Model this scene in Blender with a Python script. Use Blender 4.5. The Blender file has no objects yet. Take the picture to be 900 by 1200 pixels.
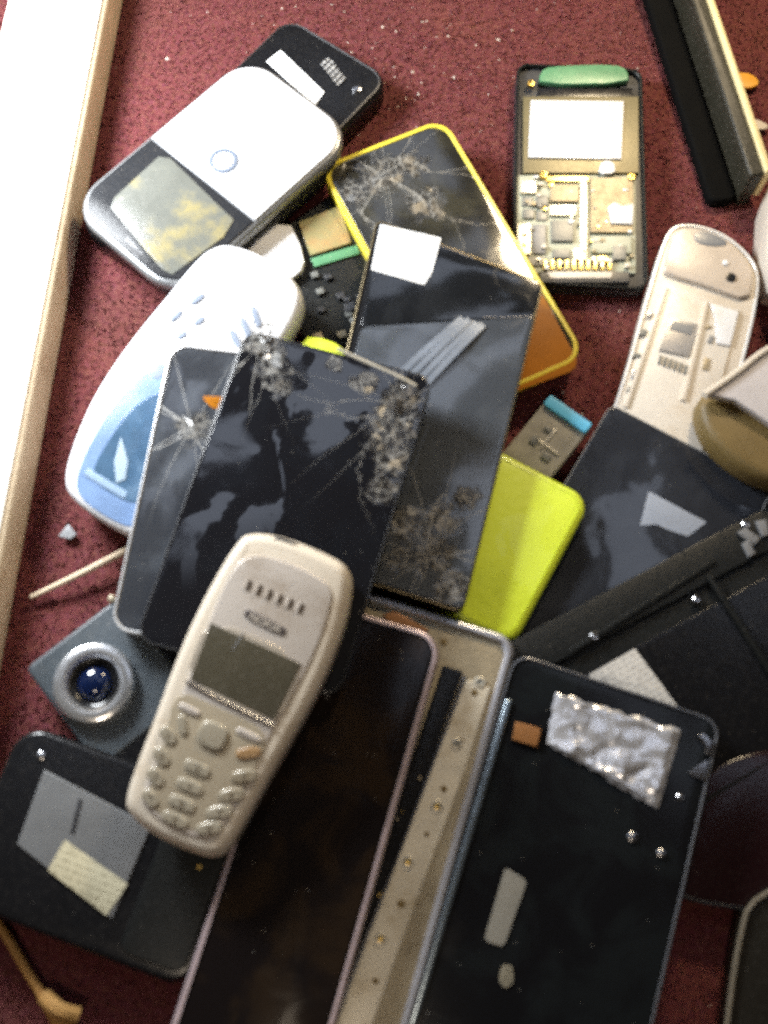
import bpy, bmesh, math, random
from mathutils import Vector, Matrix, noise as mnoise
random.seed(7)
S = bpy.context.scene
COL = S.collection
R = math.radians
# ------------------------------------------------------------------ camera
TILT, DIST, VFOV = R(20), 0.40, R(55)
cd = bpy.data.cameras.new('camera'); cam = bpy.data.objects.new('camera', cd); COL.objects.link(cam)
cam.location = (0, -DIST*math.sin(TILT), DIST*math.cos(TILT)); cam.rotation_euler = (TILT, 0, 0)
cd.sensor_fit = 'VERTICAL'; cd.sensor_height = 36; cd.lens = 18/math.tan(VFOV/2)
cd.clip_start = 0.005; cd.clip_end = 20
cd.dof.use_dof = True; cd.dof.focus_distance = 1.0; cd.dof.aperture_fstop = 12
S.camera = cam
CP = Vector(cam.location); CM = Matrix.Rotation(TILT, 3, 'X')
def ray(px, py):
    k = math.tan(VFOV/2)/600
    return CM @ Vector(((px-450)*k, (600-py)*k, -1))
def P(px, py, z):                                   # photo pixel -> point on the level plane at height z (mm)
    d = ray(px, py); return CP + d*((z*.001-CP.z)/d.z)
# ------------------------------------------------------------------ light
S.view_settings.view_transform = 'Standard'; S.view_settings.look = 'None'
S.view_settings.exposure = 0.0; S.view_settings.gamma = 1
S.render.engine = 'CYCLES'
S.cycles.use_denoising = False; S.cycles.sample_clamp_indirect = 3.0; S.cycles.use_adaptive_sampling = True; S.cycles.adaptive_threshold = .045; S.cycles.adaptive_min_samples = 12   # keeps the fine grain of a low-light snapshot
w = bpy.data.worlds.new('World'); S.world = w; w.use_nodes = True
wn, wl = w.node_tree.nodes, w.node_tree.links
bg = wn['Background']; bg.inputs['Strength'].default_value = 1.0
tc = wn.new('ShaderNodeTexCoord')
nz = wn.new('ShaderNodeTexNoise'); nz.inputs['Scale'].default_value = 6.5; nz.inputs['Detail'].default_value = 3
nz.inputs['Distortion'].default_value = .4
rp = wn.new('ShaderNodeValToRGB'); wl.new(tc.outputs['Generated'], nz.inputs['Vector']); wl.new(nz.outputs['Fac'], rp.inputs[0])
rp.color_ramp.elements[0].position = .555; rp.color_ramp.elements[0].color = (.008,.007,.007,1)
rp.color_ramp.elements[1].position = .567; rp.color_ramp.elements[1].color = (1.0,1.12,1.38,1)
sx = wn.new('ShaderNodeSeparateXYZ'); wl.new(tc.outputs['Generated'], sx.inputs[0])
zr = wn.new('ShaderNodeMapRange'); zr.interpolation_type = 'SMOOTHSTEP'; wl.new(sx.outputs['Y'], zr.inputs[0])
zr.inputs[1].default_value = .10; zr.inputs[2].default_value = .24; zr.inputs[3].default_value = 0; zr.inputs[4].default_value = 1
zu = wn.new('ShaderNodeMapRange'); wl.new(sx.outputs['Z'], zu.inputs[0]); zu.inputs[1].default_value = .45; zu.inputs[2].default_value = .7
zm = wn.new('ShaderNodeMath'); zm.operation = 'MULTIPLY'; wl.new(zr.outputs[0], zm.inputs[0]); wl.new(zu.outputs[0], zm.inputs[1])
mx = wn.new('ShaderNodeMix'); mx.data_type = 'RGBA'
wl.new(zm.outputs[0], mx.inputs[0]); mx.inputs[6].default_value = (.03,.026,.023,1); wl.new(rp.outputs[0], mx.inputs[7])
wl.new(mx.outputs[2], bg.inputs['Color'])
def area(name, loc, to, sx_, sy_, watts, col):
    l = bpy.data.lights.new(name, 'AREA'); l.shape = 'RECTANGLE'; l.size = sx_; l.size_y = sy_; l.energy = watts; l.color = col
    o = bpy.data.objects.new(name, l); COL.objects.link(o); o.location = loc
    o.rotation_euler = (Vector(to)-Vector(loc)).to_track_quat('-Z', 'Y').to_euler(); return o
area('window_light', (-.250, .20, .200), (-.10, .07, 0), .12, .09, 3.5, (.93,.97,1.0))
area('room_lamp', (.17, .37, .32), (.12, .10, 0), .06, .05, 1.7, (1.0,.80,.52))
area('near_fill', (-.10, -.42, .62), (-.04, -.06, 0), .06, .06, .66, (1.0,.84,.66))  # added warm fill from the camera side to lift the keypad phone

# ------------------------------------------------------------------ materials
def nodes(name):
    m = bpy.data.materials.new(name); m.use_nodes = True
    n, l = m.node_tree.nodes, m.node_tree.links
    return m, n, l, n['Principled BSDF']
def c4(c): return (c[0], c[1], c[2], 1)
def mixc(n, l, f, a, b):
    m = n.new('ShaderNodeMix'); m.data_type = 'RGBA'
    for s, v in ((0, f), (6, a), (7, b)):
        if isinstance(v, (int, float)): m.inputs[s].default_value = v
        elif isinstance(v, tuple): m.inputs[s].default_value = c4(v)
        else: l.new(v, m.inputs[s])
    return m.outputs[2]
def mth(n, l, op, *a, clamp=False):
    m = n.new('ShaderNodeMath'); m.operation = op; m.use_clamp = clamp
    for i, v in enumerate(a):
        if isinstance(v, (int, float)): m.inputs[i].default_value = v
        else: l.new(v, m.inputs[i])
    return m.outputs[0]
def ramp(n, l, v, a, b):
    m = n.new('ShaderNodeMapRange'); m.interpolation_type = 'SMOOTHSTEP'; l.new(v, m.inputs[0])
    m.inputs[1].default_value = a; m.inputs[2].default_value = b; return m.outputs[0]
def noise_(n, l, vec, scale, detail=4, rough=.6, dist=0):
    t = n.new('ShaderNodeTexNoise'); l.new(vec, t.inputs['Vector']); t.inputs['Scale'].default_value = scale
    t.inputs['Detail'].default_value = detail; t.inputs['Roughness'].default_value = rough; t.inputs['Distortion'].default_value = dist
    return t.outputs['Fac']
def mat(name, col, rough=.4, metal=0, spec=.5, dust=.25, dustcol=(.42,.38,.33), var=.18, scale=90, bump=.15, coat=0, trans=0, alpha=1, grime=None, scratch=.4):
    m, n, l, b = nodes(name)
    o = n.new('ShaderNodeTexCoord').outputs['Object']
    f1 = noise_(n, l, o, scale, 5); f2 = noise_(n, l, o, scale*7, 3)
    dk = tuple(v*(1-var) for v in col); br = tuple(min(1, v*(1+var)) for v in col)
    c = mixc(n, l, f1, dk, br)
    g = ramp(n, l, noise_(n, l, o, scale*.5, 6, .7), .5, .72)
    if grime: c = mixc(n, l, mth(n, l, 'MULTIPLY', g, .6), c, grime)
    # sparse dust specks
    v = n.new('ShaderNodeTexVoronoi'); v.feature = 'F1'; v.inputs['Scale'].default_value = 420; l.new(o, v.inputs['Vector'])
    sp = ramp(n, l, v.outputs['Distance'], .16, .06)
    sel = mth(n, l, 'GREATER_THAN', noise_(n, l, o, 150, 2), .57)
    d = mth(n, l, 'MULTIPLY', mth(n, l, 'MULTIPLY', sp, sel), min(1, dust*2.2))
    film = mth(n, l, 'MULTIPLY', ramp(n, l, f2, .45, .8), dust*.35)
    d = mth(n, l, 'MAXIMUM', d, film)
    c = mixc(n, l, d, c, dustcol)
    l.new(c, b.inputs['Base Color'])
    # fine scratches: stretched noise
    mp = n.new('ShaderNodeMapping'); l.new(o, mp.inputs[0]); mp.inputs['Scale'].default_value = (1, .06, 1); mp.inputs['Rotation'].default_value = (0, 0, .5)
    sc = ramp(n, l, noise_(n, l, mp.outputs[0], 2600, 2), .68, .75)
    r = mth(n, l, 'ADD', mth(n, l, 'MULTIPLY', f1, rough*.6), rough*.7)
    r = mth(n, l, 'ADD', r, mth(n, l, 'MULTIPLY', d, .6), clamp=True)
    r = mth(n, l, 'ADD', r, mth(n, l, 'MULTIPLY', sc, scratch*.3), clamp=True)
    l.new(r, b.inputs['Roughness'])
    b.inputs['Metallic'].default_value = metal; b.inputs['Specular IOR Level'].default_value = spec
    b.inputs['Coat Weight'].default_value = coat; b.inputs['Transmission Weight'].default_value = trans
    b.inputs['Alpha'].default_value = alpha
    bp = n.new('ShaderNodeBump'); bp.inputs['Strength'].default_value = bump; bp.inputs['Distance'].default_value = .0004
    l.new(mth(n, l, 'ADD', f2, mth(n, l, 'MULTIPLY', sc, -.5*scratch)), bp.inputs['Height']); l.new(bp.outputs[0], b.inputs['Normal'])
    return m
def crackmat(name, base, impacts, rough=.09, tint=(.40,.37,.32), haze=(.10,.11,.13), hz=.5, spec=.9, lines=1.0):
    """black phone glass; impacts = [(x, y, radius)] in metres on this piece"""
    m, n, l, b = nodes(name)
    o = n.new('ShaderNodeTexCoord').outputs['Object']
    nn = n.new('ShaderNodeTexNoise'); nn.inputs['Scale'].default_value = 70; nn.inputs['Detail'].default_value = 3; l.new(o, nn.inputs['Vector'])
    sub = n.new('ShaderNodeVectorMath'); sub.operation = 'MULTIPLY_ADD'; l.new(nn.outputs['Color'], sub.inputs[0])
    sub.inputs[1].default_value = (.010, .010, 0); l.new(o, sub.inputs[2]); wv = sub.outputs[0]
    sep = n.new('ShaderNodeSeparateXYZ'); l.new(o, sep.inputs[0])
    mask = None; web = None
    rn = noise_(n, l, o, 150, 5, .75)
    for kk, (ix, iy, ir) in enumerate(impacts):
        dx = mth(n, l, 'SUBTRACT', sep.outputs[0], ix); dy = mth(n, l, 'SUBTRACT', sep.outputs[1], iy)
        d = mth(n, l, 'SQRT', mth(n, l, 'ADD', mth(n, l, 'MULTIPLY', dx, dx), mth(n, l, 'MULTIPLY', dy, dy)))
        dd = mth(n, l, 'ADD', mth(n, l, 'DIVIDE', d, ir), mth(n, l, 'MULTIPLY', mth(n, l, 'SUBTRACT', rn, .5), 2.6))
        k = ramp(n, l, dd, 1.0, .45)
        mask = k if mask is None else mth(n, l, 'MAXIMUM', mask, k)
        if kk not in (0, 6): continue
        ang = mth(n, l, 'ARCTAN2', dy, dx)
        cv = n.new('ShaderNodeCombineXYZ'); l.new(mth(n, l, 'MULTIPLY', ang, 1.6), cv.inputs[0])
        l.new(mth(n, l, 'ADD', mth(n, l, 'MULTIPLY', d, 12), mth(n, l, 'MULTIPLY', rn, .25)), cv.inputs[1]); cv.inputs[2].default_value = ix*900+iy*500
        v = n.new('ShaderNodeTexVoronoi'); v.feature = 'DISTANCE_TO_EDGE'; v.inputs['Scale'].default_value = 1.0; l.new(cv.outputs[0], v.inputs['Vector'])
        thr = mth(n, l, 'DIVIDE', .00015*lines, mth(n, l, 'ADD', d, .004))
        ln = mth(n, l, 'LESS_THAN', v.outputs['Distance'], thr)
        ln = mth(n, l, 'MULTIPLY', ln, ramp(n, l, mth(n, l, 'DIVIDE', d, ir), 6.0, 1.0))
        web = ln if web is None else mth(n, l, 'MAXIMUM', web, ln)
    v1 = n.new('ShaderNodeTexVoronoi'); v1.feature = 'DISTANCE_TO_EDGE'; v1.inputs['Scale'].default_value = 290; l.new(wv, v1.inputs['Vector'])
    v2 = n.new('ShaderNodeTexVoronoi'); v2.feature = 'F1'; v2.inputs['Scale'].default_value = 240; l.new(wv, v2.inputs['Vector'])
    v3 = n.new('ShaderNodeTexVoronoi'); v3.feature = 'F1'; v3.inputs['Scale'].default_value = 1300; l.new(wv, v3.inputs['Vector'])
    fine = mth(n, l, 'MULTIPLY', mth(n, l, 'LESS_THAN', v1.outputs['Distance'], .042), mask) if mask is not None else None
    c = mixc(n, l, mth(n, l, 'MULTIPLY', ramp(n, l, noise_(n, l, o, 38, 4, .6, .6), .42, .62), hz), base, haze)
    if mask is not None:
        sg = n.new('ShaderNodeSeparateColor'); l.new(v3.outputs['Color'], sg.inputs[0])
        chip = mth(n, l, 'MULTIPLY', mth(n, l, 'GREATER_THAN', sg.outputs[0], .80), mask)
        c = mixc(n, l, mth(n, l, 'MULTIPLY', mask, .7), c, (.016,.014,.012))
        c = mixc(n, l, mth(n, l, 'MULTIPLY', chip, .14), c, tint)
        al = mth(n, l, 'MAXIMUM', fine, mth(n, l, 'MULTIPLY', web, 1.0))
        c = mixc(n, l, mth(n, l, 'MULTIPLY', al, .36), c, (.55,.53,.48))
        sb = n.new('ShaderNodeVectorMath'); sb.operation = 'SUBTRACT'; l.new(v2.outputs['Color'], sb.inputs[0]); sb.inputs[1].default_value = (.5,.5,.5)
        sc = n.new('ShaderNodeVectorMath'); sc.operation = 'SCALE'; l.new(sb.outputs[0], sc.inputs[0]); l.new(mth(n, l, 'MULTIPLY', mask, .38), sc.inputs['Scale'])
        gn = n.new('ShaderNodeNewGeometry'); ad = n.new('ShaderNodeVectorMath'); ad.operation = 'ADD'
        l.new(gn.outputs['Normal'], ad.inputs[0]); l.new(sc.outputs[0], ad.inputs[1])
        nm = n.new('ShaderNodeVectorMath'); nm.operation = 'NORMALIZE'; l.new(ad.outputs[0], nm.inputs[0]); l.new(nm.outputs[0], b.inputs['Normal'])
        rr = mth(n, l, 'ADD', rough, mth(n, l, 'MULTIPLY', mth(n, l, 'MAXIMUM', al, mask), .25))
    else: rr = None
    sm = mth(n, l, 'MULTIPLY', ramp(n, l, noise_(n, l, o, 55, 5, .6, 1.2), .5, .75), .10)
    rr = mth(n, l, 'ADD', rr if rr is not None else rough, sm)
    v = n.new('ShaderNodeTexVoronoi'); v.inputs['Scale'].default_value = 330; l.new(o, v.inputs['Vector'])
    sp = mth(n, l, 'MULTIPLY', mth(n, l, 'LESS_THAN', v.outputs['Distance'], .07), mth(n, l, 'GREATER_THAN', noise_(n, l, o, 130, 2), .56))
    c = mixc(n, l, mth(n, l, 'MULTIPLY', sp, .7), c, (.4,.38,.34))
    l.new(c, b.inputs['Base Color']); l.new(rr, b.inputs['Roughness']); b.inputs['Specular IOR Level'].default_value = spec
    return m
def printmat(name, paper, ink, rows=1400, amount=.5, vertical=False, blob=.5):
    """paper label with illegible rows of small print"""
    m, n, l, b = nodes(name)
    o = n.new('ShaderNodeTexCoord').outputs['Object']
    sep = n.new('ShaderNodeSeparateXYZ'); l.new(o, sep.inputs[0])
    a, c_ = (0, 1) if not vertical else (1, 0)
    row = mth(n, l, 'SINE', mth(n, l, 'MULTIPLY', sep.outputs[c_], rows))
    cv = n.new('ShaderNodeCombineXYZ'); l.new(mth(n, l, 'MULTIPLY', sep.outputs[a], 1.0), cv.inputs[0])
    l.new(mth(n, l, 'FLOOR', mth(n, l, 'MULTIPLY', sep.outputs[c_], rows/6.283)), cv.inputs[1])
    ch = noise_(n, l, cv.outputs[0], 900, 2)
    k = mth(n, l, 'MULTIPLY', mth(n, l, 'GREATER_THAN', row, -.1), mth(n, l, 'GREATER_THAN', ch, .5))
    k = mth(n, l, 'MULTIPLY', k, amount)
    k2 = mth(n, l, 'MULTIPLY', ramp(n, l, noise_(n, l, o, 110, 4), .5, .7), blob)
    pc = mixc(n, l, noise_(n, l, o, 60, 4), tuple(v*.85 for v in paper), paper)
    c = mixc(n, l, mth(n, l, 'MAXIMUM', k, mth(n, l, 'MULTIPLY', k2, .5)), pc, ink)
    l.new(c, b.inputs['Base Color']); b.inputs['Roughness'].default_value = .55
    return m
M = {}
M['black'] = mat('black_plastic', (.007,.007,.008), .22, dust=.07, spec=.35)
M['soft'] = mat('matte_black_plastic', (.008,.009,.009), .42, dust=.08, bump=.3, spec=.25)
M['dark'] = mat('dark_grey_plastic', (.035,.036,.040), .35, dust=.15)
M['grey'] = mat('grey_plastic', (.20,.205,.215), .4, dust=.3)
M['white'] = mat('white_plastic', (.74,.75,.78), .28, dust=.05, var=.04, grime=(.6,.58,.55), coat=.3)
M['cream'] = mat('cream_plastic', (.62,.56,.48), .35, dust=.1, var=.06, grime=(.42,.36,.28))
M['beige'] = mat('beige_shell', (.60,.53,.43), .42, dust=.12, var=.07, grime=(.36,.27,.17))
M['faceplate'] = mat('faceplate_silver', (.50,.45,.40), .35, metal=.15, dust=.12, var=.08, grime=(.28,.22,.16))
M['key'] = mat('key_silver', (.33,.295,.225), .3, metal=.1, dust=.2, grime=(.15,.10,.04), coat=.3)
M['keyb'] = mat('key_brown', (.30,.18,.08), .35, dust=.2)
M['chrome'] = mat('worn_chrome', (.62,.62,.64), .22, metal=1, dust=.15, var=.1)
M['silver'] = mat('silver_rim', (.74,.75,.77), .3, metal=.35, dust=.15)
M['pinkrim'] = mat('rose_silver_rim', (.50,.40,.42), .3, metal=.35, dust=.15)
M['steel'] = mat('stained_steel', (.34,.29,.20), .45, metal=.45, dust=.25, var=.5, grime=(.05,.03,.008), scale=85, bump=.4)
M['gold'] = mat('gold_contact', (.75,.52,.16), .3, metal=1, dust=.1)
M['copper'] = mat('copper_flex', (.34,.15,.05), .35, metal=.3, dust=.2)
M['pcb'] = mat('pale_circuit_board', (.40,.42,.33), .4, dust=.3, var=.35, scale=260, grime=(.22,.26,.12))
M['green'] = mat('green_circuit_board', (.09,.26,.13), .35, dust=.25, var=.25, scale=200)
M['chip'] = mat('chip_grey', (.16,.165,.155), .35, dust=.3)
M['shield'] = mat('tin_shield', (.66,.62,.52), .35, metal=.6, dust=.2, grime=(.4,.32,.18))
M['lime'] = mat('lime_plastic', (.70,.84,.05), .33, dust=.12, var=.1, scale=40, bump=.4, dustcol=(.7,.8,.3), grime=(.40,.50,.01), scratch=1, coat=.3)
M['yellow'] = mat('yellow_rim', (.78,.66,.06), .3, dust=.05, grime=(.6,.45,.03))
M['amber'] = mat('amber_tint', (.36,.125,.002), .4, dust=.0, var=.25, scratch=.8, spec=.15)  # amber tone for the painted reflection and a small patch
M['blue'] = mat('sky_blue_plastic', (.12,.50,.80), .3, dust=.1)
M['label'] = printmat('label_and_reflection', (.86,.88,.90), (.7,.72,.75), amount=.12, blob=.1)  # also the white of the reflection painted on the tall phone
M['printed'] = printmat('printed_label', (.66,.64,.60), (.07,.07,.08), rows=3000, amount=.5, blob=1.3)
M['buff'] = printmat('buff_label', (.60,.55,.38), (.10,.08,.03), rows=2600, amount=.45, blob=.7)
M['reflection'] = printmat('grey_blue_reflection', (.30,.34,.42), (.16,.18,.22), amount=.1, blob=.6)  # colour of a window reflection painted on black glass
M['lcd'] = mat('dead_lcd', (.070,.062,.042), .16, dust=.25, var=.25, spec=.8, scratch=.2)
M['bluelcd'] = mat('blue_tinted_window', (.060,.115,.19), .10, dust=.1, var=.7, scale=60, grime=(.26,.36,.46), coat=.3, scratch=.1)
M['bluebezel'] = mat('pale_blue_bezel', (.17,.26,.44), .2, dust=.08, var=.3, coat=.3)
M['wood'] = mat('bare_wood_edge', (.68,.56,.40), .55, dust=.25, var=.4, scale=45, bump=.5, grime=(.22,.12,.05))
M['paint'] = mat('white_paint', (.86,.84,.78), .45, dust=.1, var=.04, grime=(.72,.66,.52), dustcol=(.5,.45,.38))
M['brown'] = mat('brown_plastic', (.15,.10,.03), .55, dust=.1, var=.3)
M['maroon'] = mat('dark_maroon_plastic', (.012,.003,.004), .2, dust=.08)
M['olive'] = mat('olive_board', (.020,.018,.010), .5, dust=.3, var=.3)
M['lensglass'] = mat('lens_glass', (.004,.008,.03), .04, spec=1, dust=0, bump=0, scratch=0)
M['foil'] = mat('crumpled_foil', (.84,.84,.88), .22, metal=.7, dust=.1, var=.15, scale=120)
M['case'] = mat('smoky_case', (.02,.018,.014), .22, dust=.12, alpha=.7)
M['clear'] = mat('clear_smoky_plastic', (.36,.34,.28), .2, dust=.3, var=.5, scale=180, alpha=.85)
M['ribbon'] = mat('ribbon_film', (.24,.27,.32), .2, metal=.3, dust=.15, coat=.3)

# ------------------------------------------------------------------ mesh helpers
def link(name, verts, faces, m, parent=None, smooth=True, ang=35):
    me = bpy.data.meshes.new(name); me.from_pydata(verts, [], faces); me.update()
    me.materials.append(m)
    if smooth:
        me.shade_smooth(); me.set_sharp_from_angle(angle=R(ang))
    o = bpy.data.objects.new(name, me); COL.objects.link(o)
    if parent is not None: o.parent = parent.o if hasattr(parent, 'o') else parent
    return o
def rrect(cx, cy, w_, l_, r, n=7):
    pts = []; r = min(r, w_/2-1e-5, l_/2-1e-5)
    for (sx_, sy_, a0) in ((1,1,0), (-1,1,90), (-1,-1,180), (1,-1,270)):
        for i in range(n+1):
            a = R(a0+90*i/n); pts.append((cx+sx_*(w_/2-r)+r*math.cos(a), cy+sy_*(l_/2-r)+r*math.sin(a)))
    return pts
def circ(cx, cy, r, n=28): return [(cx+r*math.cos(2*math.pi*i/n), cy+r*math.sin(2*math.pi*i/n)) for i in range(n)]
def roundpoly(pts, rr, n=7):
    out = []; N = len(pts)
    for i in range(N):
        a, b, c = Vector(pts[i-1]), Vector(pts[i]), Vector(pts[(i+1)%N])
        p = b+(a-b).normalized()*rr; q = b+(c-b).normalized()*rr
        for k in range(n+1):
            t = k/n; v = p*(1-t)**2+b*2*t*(1-t)+q*t*t; out.append((v.x, v.y))
    return out
def ccw(p):
    a = sum(p[i][0]*p[(i+1)%len(p)][1]-p[(i+1)%len(p)][0]*p[i][1] for i in range(len(p)))
    return list(p) if a > 0 else list(reversed(p))
def smooth(p, k=2):
    for _ in range(k):
        q = []
        for i in range(len(p)):
            a, b = p[i], p[(i+1)%len(p)]
            q += [(a[0]*.75+b[0]*.25, a[1]*.75+b[1]*.25), (a[0]*.25+b[0]*.75, a[1]*.25+b[1]*.75)]
        p = q
    return p
def inset(p, d):
    if abs(d) < 1e-9: return list(p)
    out = []; n = len(p)
    for i in range(n):
        a, b, c = Vector(p[i-1]), Vector(p[i]), Vector(p[(i+1)%n])
        e1 = (b-a); e2 = (c-b)
        if e1.length < 1e-9: e1 = e2
        if e2.length < 1e-9: e2 = e1
        e1.normalize(); e2.normalize()
        n1 = Vector((-e1.y, e1.x)); n2 = Vector((-e2.y, e2.x)); m_ = n1+n2
        if m_.length < 1e-6: m_ = n1
        m_.normalize(); k = d/max(.35, m_.dot(n1))
        out.append((b.x+m_.x*k, b.y+m_.y*k))
    return out
def prism(name, out, z0, z1, m, parent=None, bx=.0006, bz=None, nb=4, bottom=None, warp=None):
    """closed solid on an outline with rounded top and bottom edges"""
    out = ccw(out); bz = bx if bz is None else bz; bb = bx*.6 if bottom is None else bottom
    bbz = min(bb, (z1-z0)*.4); bz = min(bz, (z1-z0)*.95-bbz)
    prof = [(bb*(1-math.sin(R(90*i/3))), z0+bbz*(1-math.cos(R(90*i/3)))) for i in range(4)]
    prof += [(bx*(1-math.cos(R(90*i/nb))), z1-bz+bz*math.sin(R(90*i/nb))) for i in range(nb+1)]
    V, F = [], []; n = len(out)
    for (d, z) in prof:
        for (x, y) in inset(out, d): V.append((x, y, z))
    for k in range(len(prof)-1):
        for i in range(n):
            j = (i+1) % n; F.append((k*n+i, k*n+j, (k+1)*n+j, (k+1)*n+i))
    F.append(tuple(range(n-1, -1, -1))); k = len(prof)-1; F.append(tuple(k*n+i for i in range(n)))
    if warp: V = [warp(*v) for v in V]
    return link(name, V, F, m, parent)
def ring(name, out, inn, z0, z1, m, parent=None, b=.0004):
    out = ccw(out); inn = ccw(inn); assert len(out) == len(inn)
    n = len(out); L_ = [(inset(out, 0), z0), (inset(out, 0), z1-b), (inset(out, b*.35), z1-b*.3), (inset(out, b), z1), (inset(inn, -b*.8), z1), (inn, z1-b), (inn, z0)]
    V, F = [], []
    for pts, z in L_: V += [(x, y, z) for x, y in pts]
    for k in range(len(L_)):
        k2 = (k+1) % len(L_)
        for i in range(n):
            j = (i+1) % n; F.append((k*n+i, k*n+j, k2*n+j, k2*n+i))
    return link(name, V, F, m, parent)
def lathe(name, prof, cx, cy, m, parent=None, n=40):
    V, F = [], []
    for r, z in prof: V += [(cx+r*math.cos(2*math.pi*i/n), cy+r*math.sin(2*math.pi*i/n), z) for i in range(n)]
    for k in range(len(prof)-1):
        for i in range(n): F.append((k*n+i, k*n+(i+1)%n, (k+1)*n+(i+1)%n, (k+1)*n+i))
    F.append(tuple(range(n-1, -1, -1))); k = len(prof)-1; F.append(tuple(k*n+i for i in range(n)))
    return link(name, V, F, m, parent)
def tube(name, pts, r, m, parent=None, n=10, taper=None):
    pts = [Vector(p) for p in pts]; q = []
    for i in range(len(pts)-1):                       # Catmull-Rom
        p0 = pts[max(0, i-1)]; p1 = pts[i]; p2 = pts[i+1]; p3 = pts[min(len(pts)-1, i+2)]
        for s in range(6):
            t = s/6; q.append(.5*((2*p1)+(p2-p0)*t+(2*p0-5*p1+4*p2-p3)*t*t+(3*p1-p0-3*p2+p3)*t**3))
    q.append(pts[-1]); V, F = [], []
    for i, p in enumerate(q):
        d = (q[min(i+1, len(q)-1)]-q[max(i-1, 0)]).normalized(); a = d.cross(Vector((0,0,1))).normalized(); b = a.cross(d)
        rr = r*(taper(i/(len(q)-1)) if taper else 1)
        for k in range(n):
            t = 2*math.pi*k/n; V.append(p+a*rr*math.cos(t)+b*rr*math.sin(t))
    for i in range(len(q)-1):
        for k in range(n): F.append((i*n+k, i*n+(k+1)%n, (i+1)*n+(k+1)%n, (i+1)*n+k))
    F.append(tuple(range(n-1, -1, -1))); F.append(tuple((len(q)-1)*n+k for k in range(n)))
    return link(name, [tuple(v) for v in V], F, m, parent)
class Thing:
    """an Empty at the underside centre of a flat device lying in the pile; TL, TR, BL are photo pixels of its top face"""
    def __init__(s, name, label, cat, TL, TR, BL, zT, zB, t, group=None, zR=None, dz=0):
        a = P(*TL, zT+dz); b = P(*TR, (zT if zR is None else zR)+dz); c = P(*BL, zB+dz)
        Y = (a-c); s.L = Y.length; Y.normalize(); X = b-a; X -= Y*X.dot(Y); s.W = X.length; X.normalize(); Z = X.cross(Y)
        s.t = t*.001; C = a+X*s.W/2-Y*s.L/2; O = C-Z*s.t
        s.M = Matrix((X, Y, Z)).transposed().to_4x4(); s.M.translation = O; s.I = s.M.inverted()
        s.o = bpy.data.objects.new(name, None); COL.objects.link(s.o); s.o.matrix_world = s.M; s.o.empty_display_size = .01
        s.o['label'] = label; s.o['category'] = cat
        if group: s.o['group'] = group
    def px(s, x, y, z=None):
        z = s.t if z is None else z
        o = s.I @ CP; d = s.I.to_3x3() @ ray(x, y); k = (z-o.z)/d.z; p = o+d*k; return (p.x, p.y)
    def pp(s, pts, z=None): return [s.px(x, y, z) for x, y in pts]
def tagtop(o, label, cat, group=None, kind=None):
    if kind: o['kind'] = kind
    if label: o['label'] = label; o['category'] = cat
    if group: o['group'] = group
    return o
def solid(name, label, cat, pts, z, t, m, bx=1.0, k=2, group=None, zT=None):
    """top-level thing standing on an outline; local origin at its base"""
    w_ = [P(x, y, z) for x, y in pts]; cx = sum(p.x for p in w_)/len(w_); cy = sum(p.y for p in w_)/len(w_)
    o = prism(name, smooth([(p.x-cx, p.y-cy) for p in w_], k), 0, t*.001, m, None, bx*.001)
    o.location = (cx, cy, (z-t)*.001); tagtop(o, label, cat, group); return o
def label_on(T, name, pts, m, z=None, t=.00012, k=0, lab=None):
    z = T.t if z is None else z
    o = prism(name, roundpoly(T.pp(pts, z), .0018, 5) if k else roundpoly(T.pp(pts, z), .0004, 3), z+.00003, z+.00003+t, m, T, bx=.00003)
    if lab: o['label'] = lab
    return o

# ------------------------------------------------------------------ the setting: carpet
m, n, l, b = nodes('maroon_carpet')
o = n.new('ShaderNodeTexCoord').outputs['Object']
c = mixc(n, l, ramp(n, l, noise_(n, l, o, 900, 3), .35, .65), (.076,.014,.018), (.130,.028,.031))
c = mixc(n, l, mth(n, l, 'MULTIPLY', ramp(n, l, noise_(n, l, o, 22, 4), .45, .75), .35), c, (.15,.045,.028))
c = mixc(n, l, mth(n, l, 'MULTIPLY', ramp(n, l, noise_(n, l, o, 420, 2), .52, .66), .3), c, (.15,.065,.025))
nx = n.new('ShaderNodeMapping'); l.new(o, nx.inputs[0]); nx.inputs['Location'].default_value = (3,5,1)
c = mixc(n, l, mth(n, l, 'MULTIPLY', ramp(n, l, noise_(n, l, nx.outputs[0], 380, 2), .52, .66), .3), c, (.14,.035,.065))
c = mixc(n, l, mth(n, l, 'MULTIPLY', ramp(n, l, noise_(n, l, o, 9, 5, .65), .48, .66), .45), c, (.075,.022,.018))
c = mixc(n, l, mth(n, l, 'MULTIPLY', mth(n, l, 'GREATER_THAN', noise_(n, l, o, 1500, 1), .64), .5), c, (.38,.19,.13))
l.new(c, b.inputs['Base Color']); b.inputs['Roughness'].default_value = .9; b.inputs['Specular IOR Level'].default_value = .2
b.inputs['Sheen Weight'].default_value = .3; b.inputs['Sheen Tint'].default_value = (.8,.4,.4,1)
bp = n.new('ShaderNodeBump'); bp.inputs['Strength'].default_value = .5; bp.inputs['Distance'].default_value = .0005
l.new(noise_(n, l, o, 1100, 3), bp.inputs['Height']); l.new(bp.outputs[0], b.inputs['Normal']); M['carpet'] = m
carpet = link('floor', [(-2,-2,0),(2,-2,0),(2,2,0),(-2,2,0)], [(0,1,2,3)], m, smooth=False); carpet['kind'] = 'structure'
V, F = [], []
x0, x1, y0, y1 = -.24, .25, -.24, .34
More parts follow.
